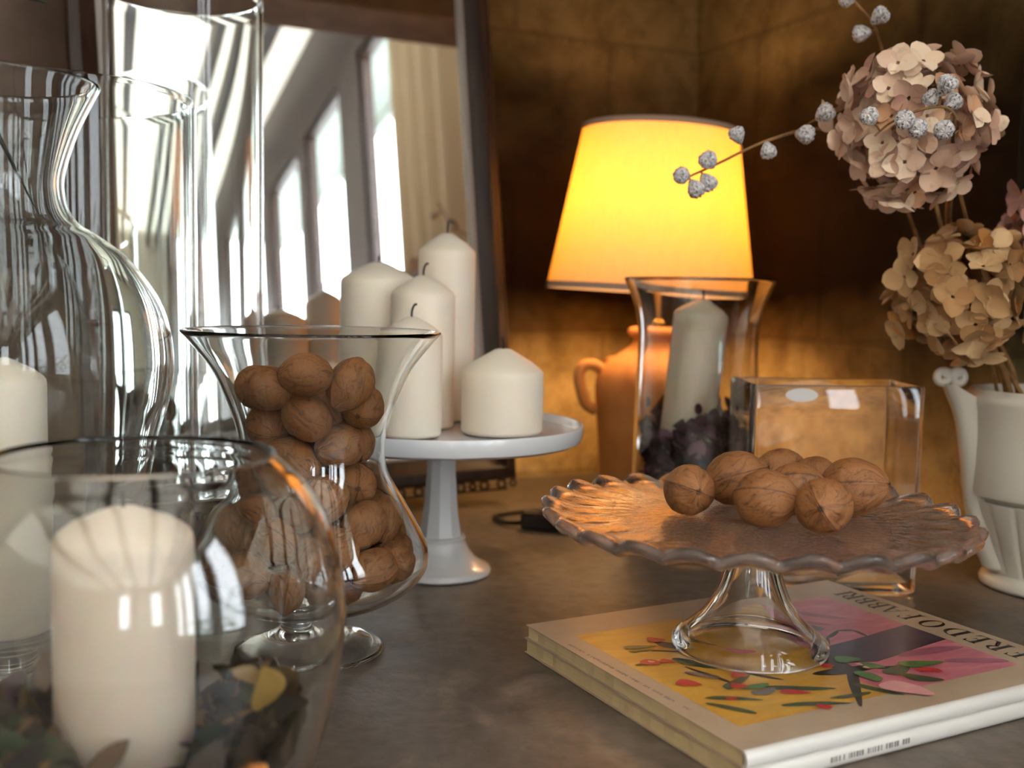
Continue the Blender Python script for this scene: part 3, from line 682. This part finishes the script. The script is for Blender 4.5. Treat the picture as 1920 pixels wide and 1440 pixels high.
# ------------------------------------------------------------------ dried hydrangeas
def floret(V, F, T, c, nr, size, r, tint):
    up = nr.orthogonal().normalized(); up.rotate(Matrix.Rotation(r.uniform(0, 2*PI), 3, nr)); sd = nr.cross(up)
    for k in range(4):
        a = k*PI/2+r.uniform(-.18, .18); d = (up*math.cos(a)+sd*math.sin(a))+nr*r.uniform(.0, .45)
        s = size*r.uniform(.85, 1.12)
        leaf(V, F, T, c+d.normalized()*.0015, d, nr, s, s*r.uniform(.88, 1.06), r.uniform(-.25, .4), min(1, max(0, tint+r.uniform(-.22, .22))), 7, 6, r.uniform(.1, .45), 1.9)
def hydrangea(label, c, R, stem_pts, mt, n, size, seed, squash=(1, 1, 1)):
    r = random.Random(seed); t = thing('dried_hydrangea', label, 'flower', c, 'dried hydrangeas in the cream pitcher')
    V, F, T = [], [], []
    ga = PI*(3-math.sqrt(5))
    for i in range(n):
        zz = 1-2*(i+.5)/n; q = math.sqrt(1-zz*zz); a = ga*i+r.uniform(-.25, .25)
        d = Vector((q*math.cos(a), q*math.sin(a), zz)); d = (d+rvec(r)*.20).normalized()
        rad = R*(1+.16*noise.noise(d*1.7+Vector((seed, 0, 0))))*r.uniform(.76, 1.0)-size*.30
        p = Vector((d.x*rad*squash[0], d.y*rad*squash[1], d.z*rad*squash[2]))
        floret(V, F, T, p, (d+rvec(r)*.55).normalized(), size*r.uniform(.85, 1.1), r, r.random())
    for i in range(n//2):
        d = rvec(r); p = d*R*r.uniform(.45, .68)
        floret(V, F, T, p, (d+rvec(r)*.4).normalized(), size, r, r.random()*.4)
    h = obj('flower_head', V, F, M[mt], t, attr=('tint', T))
    loc = [Vector(p)-Vector(c) for p in stem_pts]
    tw = [tube([loc[0]*.3, Vector(loc[0])*.0+rvec(r)*R*.45, rvec(r)*R*.7], .0009, 5) for _ in range(10)]
    obj('flower_stalk', *join(tube([Vector((0, 0, 0))]+loc, .0030, 8, True, 6), *tw), M['stem'], t)
    return t
hydrangea('big dusty pink hydrangea head crossed by silver seed pods', (.3384, .93, .4199), .0715, [(.365, .945, .392), (.3833, .955, .3755), (.4193, 1.040, .3409), (.447, 1.055, .28), (.4764, 1.030, .1957), (.500, 1.02, .06)], 'petal_pink', 104, .0170, 31, (1.0, .95, 1.02))
hydrangea('tan brown hydrangea head hanging above the pitcher spout', (.4060, .965, .2790), .0640, [(.4397, .985, .2343), (.4680, 1.0, .1889), (.500, 1.003, .07)], 'petal_tan', 78, .0186, 47, (1.08, .95, 1.0))
hydrangea('mauve pink hydrangea head cut by the right edge of the picture', (.5060, .985, .3480), .0600, [(.510, .99, .29), (.512, 1.0, .18), (.515, 1.0, .06)], 'petal_mauve', 60, .0180, 53)

# ------------------------------------------------------------------ silver seed-pod twigs
def pod_mesh():
    prof = [(0, -.0075), (.0016, -.0072), (.0034, -.0050), (.0056, -.0016), (.0071, .0012), (.0074, .0026), (.0068, .0030), (.0076, .0042), (.0070, .0060), (.0052, .0076), (.0030, .0082), (.0012, .0078), (0, .0088)]
    def sh(a, r, zz):
        k = math.sin(a*8); return r*(1+(.05*k if zz < .002 else .07*k*max(0, 1-r/.0085))), zz+(.0006*math.sin(a*9) if zz > .003 and r > .002 else 0)
    V, F = lathe(prof, 48, sh)
    V = [Vector(v)*(1+.07*noise.noise(Vector(v)*420)) for v in V]
    o = obj('seed_pod', V, F, M['silver'], None, True, 60); me = o.data; bpy.data.objects.remove(o); return me
POD = pod_mesh()
def twig(label, pts, pods, r0, seed):
    r = random.Random(seed); t = thing('seed_pod_twig', label, 'twig', pts[0], 'silver seed-pod twigs in the cream pitcher')
    b = Vector(pts[0]); P_ = spline(pts, 8)
    st = [tube([p-b for p in P_], lambda u: r0*(1-.62*u), 8)]
    for x, y, zz, *dr in pods:
        p = Vector((x, y, zz)); q = min(P_, key=lambda v: (v-p).length)
        d = Vector(dr) if dr else (p-q)
        if d.length < .002: d = rvec(r)
        d = d.normalized()
        base = p-d*.0068
        if (q-base).length > .003: st.append(tube([q-b, (q+base)/2+Vector((0, 0, .001))-b, base-b], .0009, 6, True, 4))
        o = bpy.data.objects.new('seed_pod', POD); COL.objects.link(o); o.parent = t; o.location = p-b
        s = r.uniform(.92, 1.08); o.scale = (s, s, s); o.rotation_mode = 'QUATERNION'; o.rotation_quaternion = d.to_track_quat('Z', 'Y')
    obj('twig_stem', *join(*st), M['stem'], t)
    return t
J0 = [(.512, 1.005, .05)]
twig('silver seed-pod twig rising behind the pink hydrangea to the top edge', J0+[(.4811, 1.010, .1849), (.4670, 1.02, .2277), (.4300, 1.050, .3030), (.3980, 1.05, .4003), (.3692, 1.04, .4530), (.3410, 1.01, .4878), (.3188, .98, .5142), (.2986, .98, .5371), (.2835, .98, .5554)],
     [(.2886, .965, .5342), (.3201, .975, .5211), (.3120, .99, .5110)], .0026, 1)
twig('silver seed-pod twig stretching left in front of the lampshade', [(.522, .985, .05), (.4742, .990, .1866), (.4440, 1.085, .2540), (.4070, 1.095, .3400), (.3600, 1.04, .4000), (.3000, 1.010, .4236), (.2600, .965, .4204), (.2201, .93, .4065), (.1976, .93, .3970), (.1732, .92, .3841), (.1464, .92, .3715)],
     [(.2636, .935, .4286), (.2468, .935, .4116), (.2145, .925, .3969), (.1885, .925, .4070), (.1633, .915, .3839), (.1517, .915, .3626), (.1616, .915, .3680), (.1419, .915, .3718)], .0024, 2)
twig('silver seed-pod twig crossing in front of the pink hydrangea', [(.500, 1.02, .05), (.4620, 1.015, .1900), (.4320, 1.0, .3000), (.3920, .955, .3700), (.3600, .895, .4020), (.3420, .848, .4080), (.3370, .839, .4152), (.3276, .84, .4200), (.3092, .84, .4165), (.2891, .84, .4072), (.2772, .84, .3968)],
     [(.2716, .835, .4093, -.5, -.6, .4), (.2957, .83, .4077, -.2, -1, -.1), (.3060, .834, .4030, .3, -.9, -.4), (.3258, .83, .4023, -.1, -.8, -.5), (.3262, .83, .4331, .2, -.6, .7), (.3229, .845, .4259, -.5, .1, .6), (.3372, .845, .4237, .6, .1, .5)], .0020, 3)

# ------------------------------------------------------------------ two books under the glass stand
BO, BA = (.1313, .5647), math.radians(28.2)
def book(label, z0, z1, lx, ly, group, grow):
    t = thing('book', label, 'book', (BO[0], BO[1], z0), group, (0, 0, BA)); h = z1-z0
    c1 = .0007
    cov = join(box(0, .001, h-c1, lx, ly, h), box(0, .001, 0, lx, ly, c1))
    obj('cover', *cov, M['cover'], t, False)
    # softly uneven page block
    n = 40; V = []
    for zz in (c1+.0001, h-c1-.0001):
        for k in range(n+1): V.append((.0012+.0006*math.sin(k*1.7), .003+(ly-.006)*k/n, zz))
        for k in range(n+1): V.append((lx-.0015, .003+(ly-.006)*(n-k)/n, zz))
    m_ = 2*n+2; F = [tuple(range(m_))[::-1], tuple(range(m_, 2*m_))]+[(k, (k+1) % m_, m_+(k+1) % m_, m_+k) for k in range(m_)]
    obj('page_block', V, F, M['pages'], t, False)
    sp = []
    for x in (0.0, lx):
        a = [(x, .0025, 0), (x, .0005, -.0002), (x, -.0012, h*.12), (x, -.0022, h*.35), (x, -.0022, h*.65), (x, -.0012, h*.9), (x, .0005, h+.0002), (x, .0025, h), (x, .0025, h-c1), (x, .0010, h*.85), (x, -.0002, h*.5), (x, .0010, h*.15), (x, .0025, c1)]
        sp.append(a)
    obj('spine', *loft(sp), M['spine'], t, True, 50)
    return t
GB = 'white art books under the scalloped glass stand'
low_b = book('thick white art book lying at the bottom of the pair', .0005, .0119, .3065, .2500, GB, 0)
top_b = book('upper art book with a painted cover, glass cake stand on top', .0121, .0222, .305, .248, GB, 0)
# --- printed cover picture: painterly still life, flat shapes a hair above the cover
V, F, K_ = [], [], []
H0 = .0222-.0121+.00005
def poly(pts, k, lv):
    b = len(V); V.extend([(x, y, H0+lv*.00002) for x, y in pts]); F.append(tuple(range(b, b+len(pts)))); K_.append(k)
def stroke(p, q, w, k, lv, taper=1.0):
    p, q = Vector(p), Vector(q); c = (p+q)/2; d = q-p; ln = d.length/2+w*.15; d.normalize(); s = Vector((-d.y, d.x))
    pts = []
    for i in range(28):
        a = 2*PI*i/28; u, v_ = math.cos(a), math.sin(a)
        u = math.copysign(abs(u)**.8, u); j = 1+.10*math.sin(3*a+p.x*900)
        pts.append(tuple(c+d*u*ln*j+s*v_*w*.42*j*(1-.25*taper*u)))
    poly(pts, k, lv)
X0, X1, Y0, Y1 = .0200, .2655, .0285, .2105
poly([(X0, Y0), (X1, Y0), (X1, Y1), (X0, Y1)], 1, 0)
poly([(.1459, Y0), (X1, Y0), (X1, Y1), (.199, Y1), (.194, .195), (.178, .168), (.1567, .1355), (.147, .105), (.1430, .080), (.141, .050)], 0, 1)
poly([(X1, .1255), (X1, .0880), (.2288, .0827), (.2040, .078), (.1804, .0746), (.1580, .082), (.1500, .0930), (.1590, .106), (.1748, .1141), (.1950, .1160), (.2165, .1185), (.2400, .1225)], 2, 3)
for a, b in (((.2165, .1185), (.2179, .1331)), ((.2179, .1331), (.2065, .1369)), ((.2065, .1369), (.1862, .1272)), ((.1862, .1272), (.1700, .1120))): stroke(a, b, .0048, 3, 4, 0)
ARTS = {
 'green': [((0.1566, 0.0881), (0.1705, 0.084), 0.01), ((0.1632, 0.0722), (0.1745, 0.0658), 0.01), ((0.1514, 0.0631), (0.1533, 0.0471), 0.01), ((0.1897, 0.0621), (0.2176, 0.0538), 0.009), ((0.0618, 0.0735), (0.0809, 0.0727), 0.006)],
 'darkgreen': [((0.1751, 0.0454), (0.1903, 0.0308), 0.01), ((0.1685, 0.0529), (0.1946, 0.061), 0.01), ((0.1854, 0.1522), (0.1973, 0.1468), 0.012), ((0.1321, 0.0496), (0.1466, 0.0225), 0.006), ((0.031, 0.0722), (0.0589, 0.0552), 0.005), ((0.0259, 0.0632), (0.0425, 0.0388), 0.005), ((0.0665, 0.0421), (0.105, 0.0276), 0.005), ((0.055, 0.1354), (0.0736, 0.1107), 0.01), ((0.0367, 0.1718), (0.0577, 0.1658), 0.005), ((0.0253, 0.1389), (0.0517, 0.1346), 0.004), ((0.077, 0.0684), (0.1138, 0.049), 0.006), ((0.0509, 0.0786), (0.0792, 0.0904), 0.006), ((0.0357, 0.1636), (0.0533, 0.1603), 0.003), ((0.1295, 0.0336), (0.1011, 0.0371), 0.004)],
 'dark': [((0.1542, 0.073), (0.1103, 0.0232), 0.006), ((0.125, 0.0733), (0.1738, 0.0684), 0.009), ((0.0519, 0.1597), (0.0725, 0.1453), 0.0025), ((0.0533, 0.1202), (0.0646, 0.0742), 0.003), ((0.0826, 0.0954), (0.0963, 0.0749), 0.003), ((0.1531, 0.0921), (0.1475, 0.0627), 0.013), ((0.0635, 0.1707), (0.0886, 0.139), 0.009), ((0.1688, 0.0662), (0.1906, 0.0583), 0.004)],
 'red': [((0.1929, 0.0504), (0.2048, 0.0426), 0.007), ((0.0631, 0.1787), (0.0709, 0.1725), 0.008), ((0.0319, 0.1416), (0.0399, 0.1355), 0.009), ((0.0444, 0.1381), (0.0504, 0.1329), 0.006), ((0.0306, 0.1005), (0.0395, 0.0922), 0.009), ((0.0719, 0.096), (0.077, 0.0914), 0.008), ((0.0577, 0.0805), (0.0652, 0.076), 0.007), ((0.0797, 0.0591), (0.0938, 0.0504), 0.006), ((0.0834, 0.0303), (0.089, 0.0258), 0.006), ((0.0408, 0.0637), (0.0459, 0.0623), 0.004), ((0.1376, 0.0808), (0.1447, 0.082), 0.006), ((0.0912, 0.1221), (0.1047, 0.1158), 0.012)],
 'rose': [((0.0352, 0.14), (0.0379, 0.1376), 0.003), ((0.163, 0.0758), (0.1632, 0.0722), 0.003), ((0.1622, 0.0693), (0.1632, 0.0665), 0.003), ((0.1497, 0.0393), (0.1637, 0.0174), 0.016)],
 'plum': [((0.2088, 0.186), (0.2334, 0.1564), 0.008), ((0.2063, 0.077), (0.2602, 0.0719), 0.009), ((0.2283, 0.0547), (0.2662, 0.037), 0.008), ((0.1958, 0.1662), (0.2118, 0.1487), 0.006)],
 'grey': [((0.0628, 0.0631), (0.0789, 0.0655), 0.008), ((0.047, 0.112), (0.06, 0.0951), 0.006)],

}
IDX = dict(green=4, darkgreen=5, dark=3, red=6, rose=8, plum=7, grey=9)
lv = 2
for kind in ('plum', 'dark', 'darkgreen', 'grey', 'green', 'red', 'rose'):
    lv = 2 if kind == 'plum' else lv
    for p, q, w in ARTS[kind]:
        stroke(p, q, w*1.4, IDX[kind], 5+lv); lv += 1

stroke((.050, .165), (.090, .185), .012, 8+1, 2) if False else None
obj('cover_picture', V, F, None, top_b, False, mats=ART, mi=K_)
# --- title in hand-cut roman capitals: x along +y of the book, cap height towards the picture
GV, GF = [], []
def gl(pts): b = len(GV); GV.extend(pts); GF.append(tuple(range(b, b+len(pts))))
def grect(x0, y0, x1, y1): gl([(x0, y0), (x1, y0), (x1, y1), (x0, y1)])
def gring(cx, cy_, rx, ry, ix, iy, a0, a1, dx=0, n=24):
    for k in range(n):
        a, b = math.radians(a0+(a1-a0)*k/n), math.radians(a0+(a1-a0)*(k+1)/n)
        gl([(cx+rx*math.cos(a), cy_+ry*math.sin(a)), (cx+rx*math.cos(b), cy_+ry*math.sin(b)), (cx+dx+ix*math.cos(b), cy_+iy*math.sin(b)), (cx+dx+ix*math.cos(a), cy_+iy*math.sin(a))])
def stem_serif(x, w=.22, top=True, bot=True):
    grect(x, 0, x+w, 1)
    if bot: grect(x-.10, 0, x+w+.10, .05)
    if top: grect(x-.10, .95, x+w+.10, 1)
def glyph(ch):
    if ch == 'I': stem_serif(.10)
    if ch == 'L': stem_serif(.10); grect(.2, 0, .72, .05); gl([(.60, .05), (.72, .05), (.76, .30)])
    if ch in 'FE':
        stem_serif(.08, .22, True, True); grect(.2, .95, .70, 1); gl([(.56, .95), (.70, .95), (.73, .70)]); grect(.2, .48, .52, .53); gl([(.46, .53), (.52, .68), (.52, .33), (.46, .48)])
        if ch == 'E': grect(.2, 0, .72, .05); gl([(.58, .05), (.72, .05), (.77, .32)])
    if ch == 'D': stem_serif(.08, .22); gring(.27, .5, .60, .5, .42, .455, -90, 90)
    if ch == 'O': gring(.45, .5, .46, .52, .27, .475, 0, 360, 0, 40)
    if ch in 'RB':
        stem_serif(.08, .22)
        gring(.27, .745, .40, .255, .24, .215, -90, 90)
        if ch == 'R': gl([(.36, .50), (.54, .50), (.84, .05), (.96, .05), (.96, 0), (.66, 0)])
        else: gring(.27, .26, .47, .26, .29, .215, -90, 90)
    if ch == 'A':
        gl([(.42, 1), (.52, 1), (.92, 0), (.72, 0)]); gl([(.42, 1), (.47, .93), (.14, 0), (.08, 0)]); grect(.24, .30, .70, .35); grect(0, 0, .26, .05); grect(.62, 0, 1.02, .05)
CAP = .0208
for ch, y0_, wd_ in (('A', .0035, .0182), ('L', .0222, .0150), ('F', .0378, .0150), ('R', .0540, .0172), ('E', .0722, .0152), ('D', .0888, .0190), ('O', .1108, .0182), ('F', .1345, .0150), ('A', .1495, .0175), ('B', .1668, .0158), ('B', .1806, .0158), ('R', .1944, .0158), ('I', .2066, .0158)):
    s0 = len(GV); glyph(ch)
    for k in range(s0, len(GV)):
        x, y = GV[k]; GV[k] = (.2968-y*CAP, y0_+x*(wd_ if ch != 'I' else .0165)*1.0, H0+.0001)
obj('title_lettering', GV, GF, M['ink'], top_b, False)
V, F = [], []
rnd = random.Random(2)
y = .060
while y < .196:
    w = rnd.uniform(.0006, .0016)
    if rnd.random() < .86:
        x = .0108-(y-.059)*.028; b = len(V); h_ = rnd.choice((.0018, .0022, .0026)); V += [(x, y, H0), (x, y+w, H0), (x-h_, y+w, H0), (x-h_, y, H0)]; F.append((b, b+1, b+2, b+3))
    y += w+rnd.uniform(.0004, .0012)
obj('small_lettering', V, F, M['ink_grey'], top_b, False)
V, F = [], []; x = .062
while x < .125:
    w = rnd.uniform(.0006, .0018)
    if rnd.random() < .85:
        b = len(V); V += [(x, -.00235, .0042), (x+w, -.00235, .0042), (x+w, -.00235, .0076), (x, -.00235, .0076)]; F.append((b, b+1, b+2, b+3))
    x += w+rnd.uniform(.0005, .0013)
obj('spine_lettering', V, F, M['ink_grey'], low_b, False)

# ------------------------------------------------------------------ scalloped glass cake stand with walnuts
GX, GY, GZ = .1718, .7377, .0224
t = thing('glass_cake_stand', 'scalloped clear glass cake stand on the books with walnuts on it', 'cake stand', (GX, GY, GZ))
NS = 26
def scal(a, r, zz):
    w = max(0, (r-.092)/.055); w = w*w
    k = abs(math.sin(a*NS/2))
    return r*(1+.045*(k-.55)*min(1, w)), zz+(.0062*(k-.5)+.002*math.sin(3*a))*min(1, w)
def dimple(a, r, zz):
    r2, z2 = scal(a, r, zz)
    if .03 < r < .125: z2 -= .0007*(1+math.sin(a*52+r*300))*min(1, (r-.03)/.03)
    return r2, z2
prof = [(0, .0880), (.0185, .0880), (.022, .0886)]+[(r, .0888+.0010*((r-.02)/.1)**2) for r in (.03, .04, .05, .06, .07, .08, .09, .1, .11, .12, .13)]+[(.138, .0898), (.1435, .0915), (.1470, .0945), (.1475, .0975), (.1455, .0998), (.1420, .1000), (.136, .0980)]
prof += [(r, .0968-.0012*(1-(r/.135)**2)) for r in (.13, .12, .11, .1, .09, .08, .07, .06, .05, .04, .03, .02, .01)]+[(0, .0955)]
obj('plate', *lathe(prof, 416, dimple), M['pressed_glass'], t)
outer = [(.0510, .0002), (.0535, .0012), (.0548, .0042), (.0543, .0075), (.0520, .0105), (.0480, .0132), (.0415, .0185), (.0330, .0270), (.0262, .0390), (.0215, .0520), (.0190, .0650), (.0180, .0780), (.0185, .0860), (.0183, .0877)]
inner = [(.0120, .0780), (.0130, .0640), (.0160, .0500), (.0215, .0360), (.0290, .0245), (.0375, .0155), (.0430, .0098), (.0455, .0050), (.0462, .0006)]
o_ = [tuple(p) for p in spline(outer, 5)]; i_ = [tuple(p) for p in spline(inner, 5)]
obj('pedestal', *lathe(o_+[(.012, .0878), (0, .0878)]+[], 144) if False else lathe([(0, .0878)]+o_[::-1]+i_[::-1]+[(.006, .0800), (0, .0802)], 144), M['glass'], t)
ptop = GZ+.0962
for i, (lab, x, y, r, rot) in enumerate((
    ('walnut at the left of the scalloped stand showing its split tip', .1249, .7351, .0178, (1.45, .35, .1)),
    ('pale walnut at the back left of the group on the scalloped stand', .1660, .7790, .0196, (1.2, .2, 1.2)),
    ('walnut in the front middle of the group, tip pointing right', .1705, .7020, .0192, (1.45, .5, .85)),
    ('walnut at the very back of the group on the scalloped stand', .2080, .8180, .0180, (1.3, 0, 1.9)),
    ('round walnut at the front right of the scalloped stand', .2035, .6830, .0186, (1.4, 1.0, -.5)),
    ('large wrinkled walnut at the far right of the scalloped stand', .2420, .7450, .0206, (1.4, .3, 1.0)),
    ('wrinkled walnut in the middle of the group, behind the front pair', .2010, .7420, .0186, (1.5, .8, 1.4)),
    ('small walnut behind the large one on the right of the scalloped stand', .2280, .7930, .0170, (1.2, .2, 2.2)))):
    walnut(lab, (x, y, ptop+r*.97), r, rot, i+2, 'walnuts on the scalloped glass stand')

# ------------------------------------------------------------------ curtain beside the near window
V, F = [], []; n = 120
for k in range(n+1):
    u = k/n; y = -.27+.50*u; x = .945+.030*math.sin(u*2*PI*4.5)
    V += [(x, y, .03), (x+.004*math.sin(u*40), y, 1.86)]
for k in range(n): F.append((2*k, 2*k+2, 2*k+3, 2*k+1))
c_ = obj('curtain', V, F, M['curtain']); c_.rotation_euler = (0, 0, SX); so = c_.modifiers.new('thickness', 'SOLIDIFY'); so.thickness = .002
tag(c_, 'cream curtain beside the window, seen only in the mirror', 'curtain')

m = M['curtain']; tr_ = nd(m, 'ShaderNodeBsdfTranslucent'); tr_.inputs['Color'].default_value = (.80, .66, .46, 1); ms_ = nd(m, 'ShaderNodeMixShader'); ms_.inputs[0].default_value = .15
lk(m, P(m).outputs[0], ms_.inputs[1]); lk(m, tr_.outputs[0], ms_.inputs[2]); lk(m, ms_.outputs[0], m.node_tree.nodes['Material Output'].inputs['Surface'])

# ------------------------------------------------------------------ daylight
w = bpy.data.worlds.new('sky'); S.world = w; w.use_nodes = True
bg = w.node_tree.nodes['Background']; bg.inputs['Color'].default_value = (.86, .94, 1.0, 1); bg.inputs['Strength'].default_value = 8.0
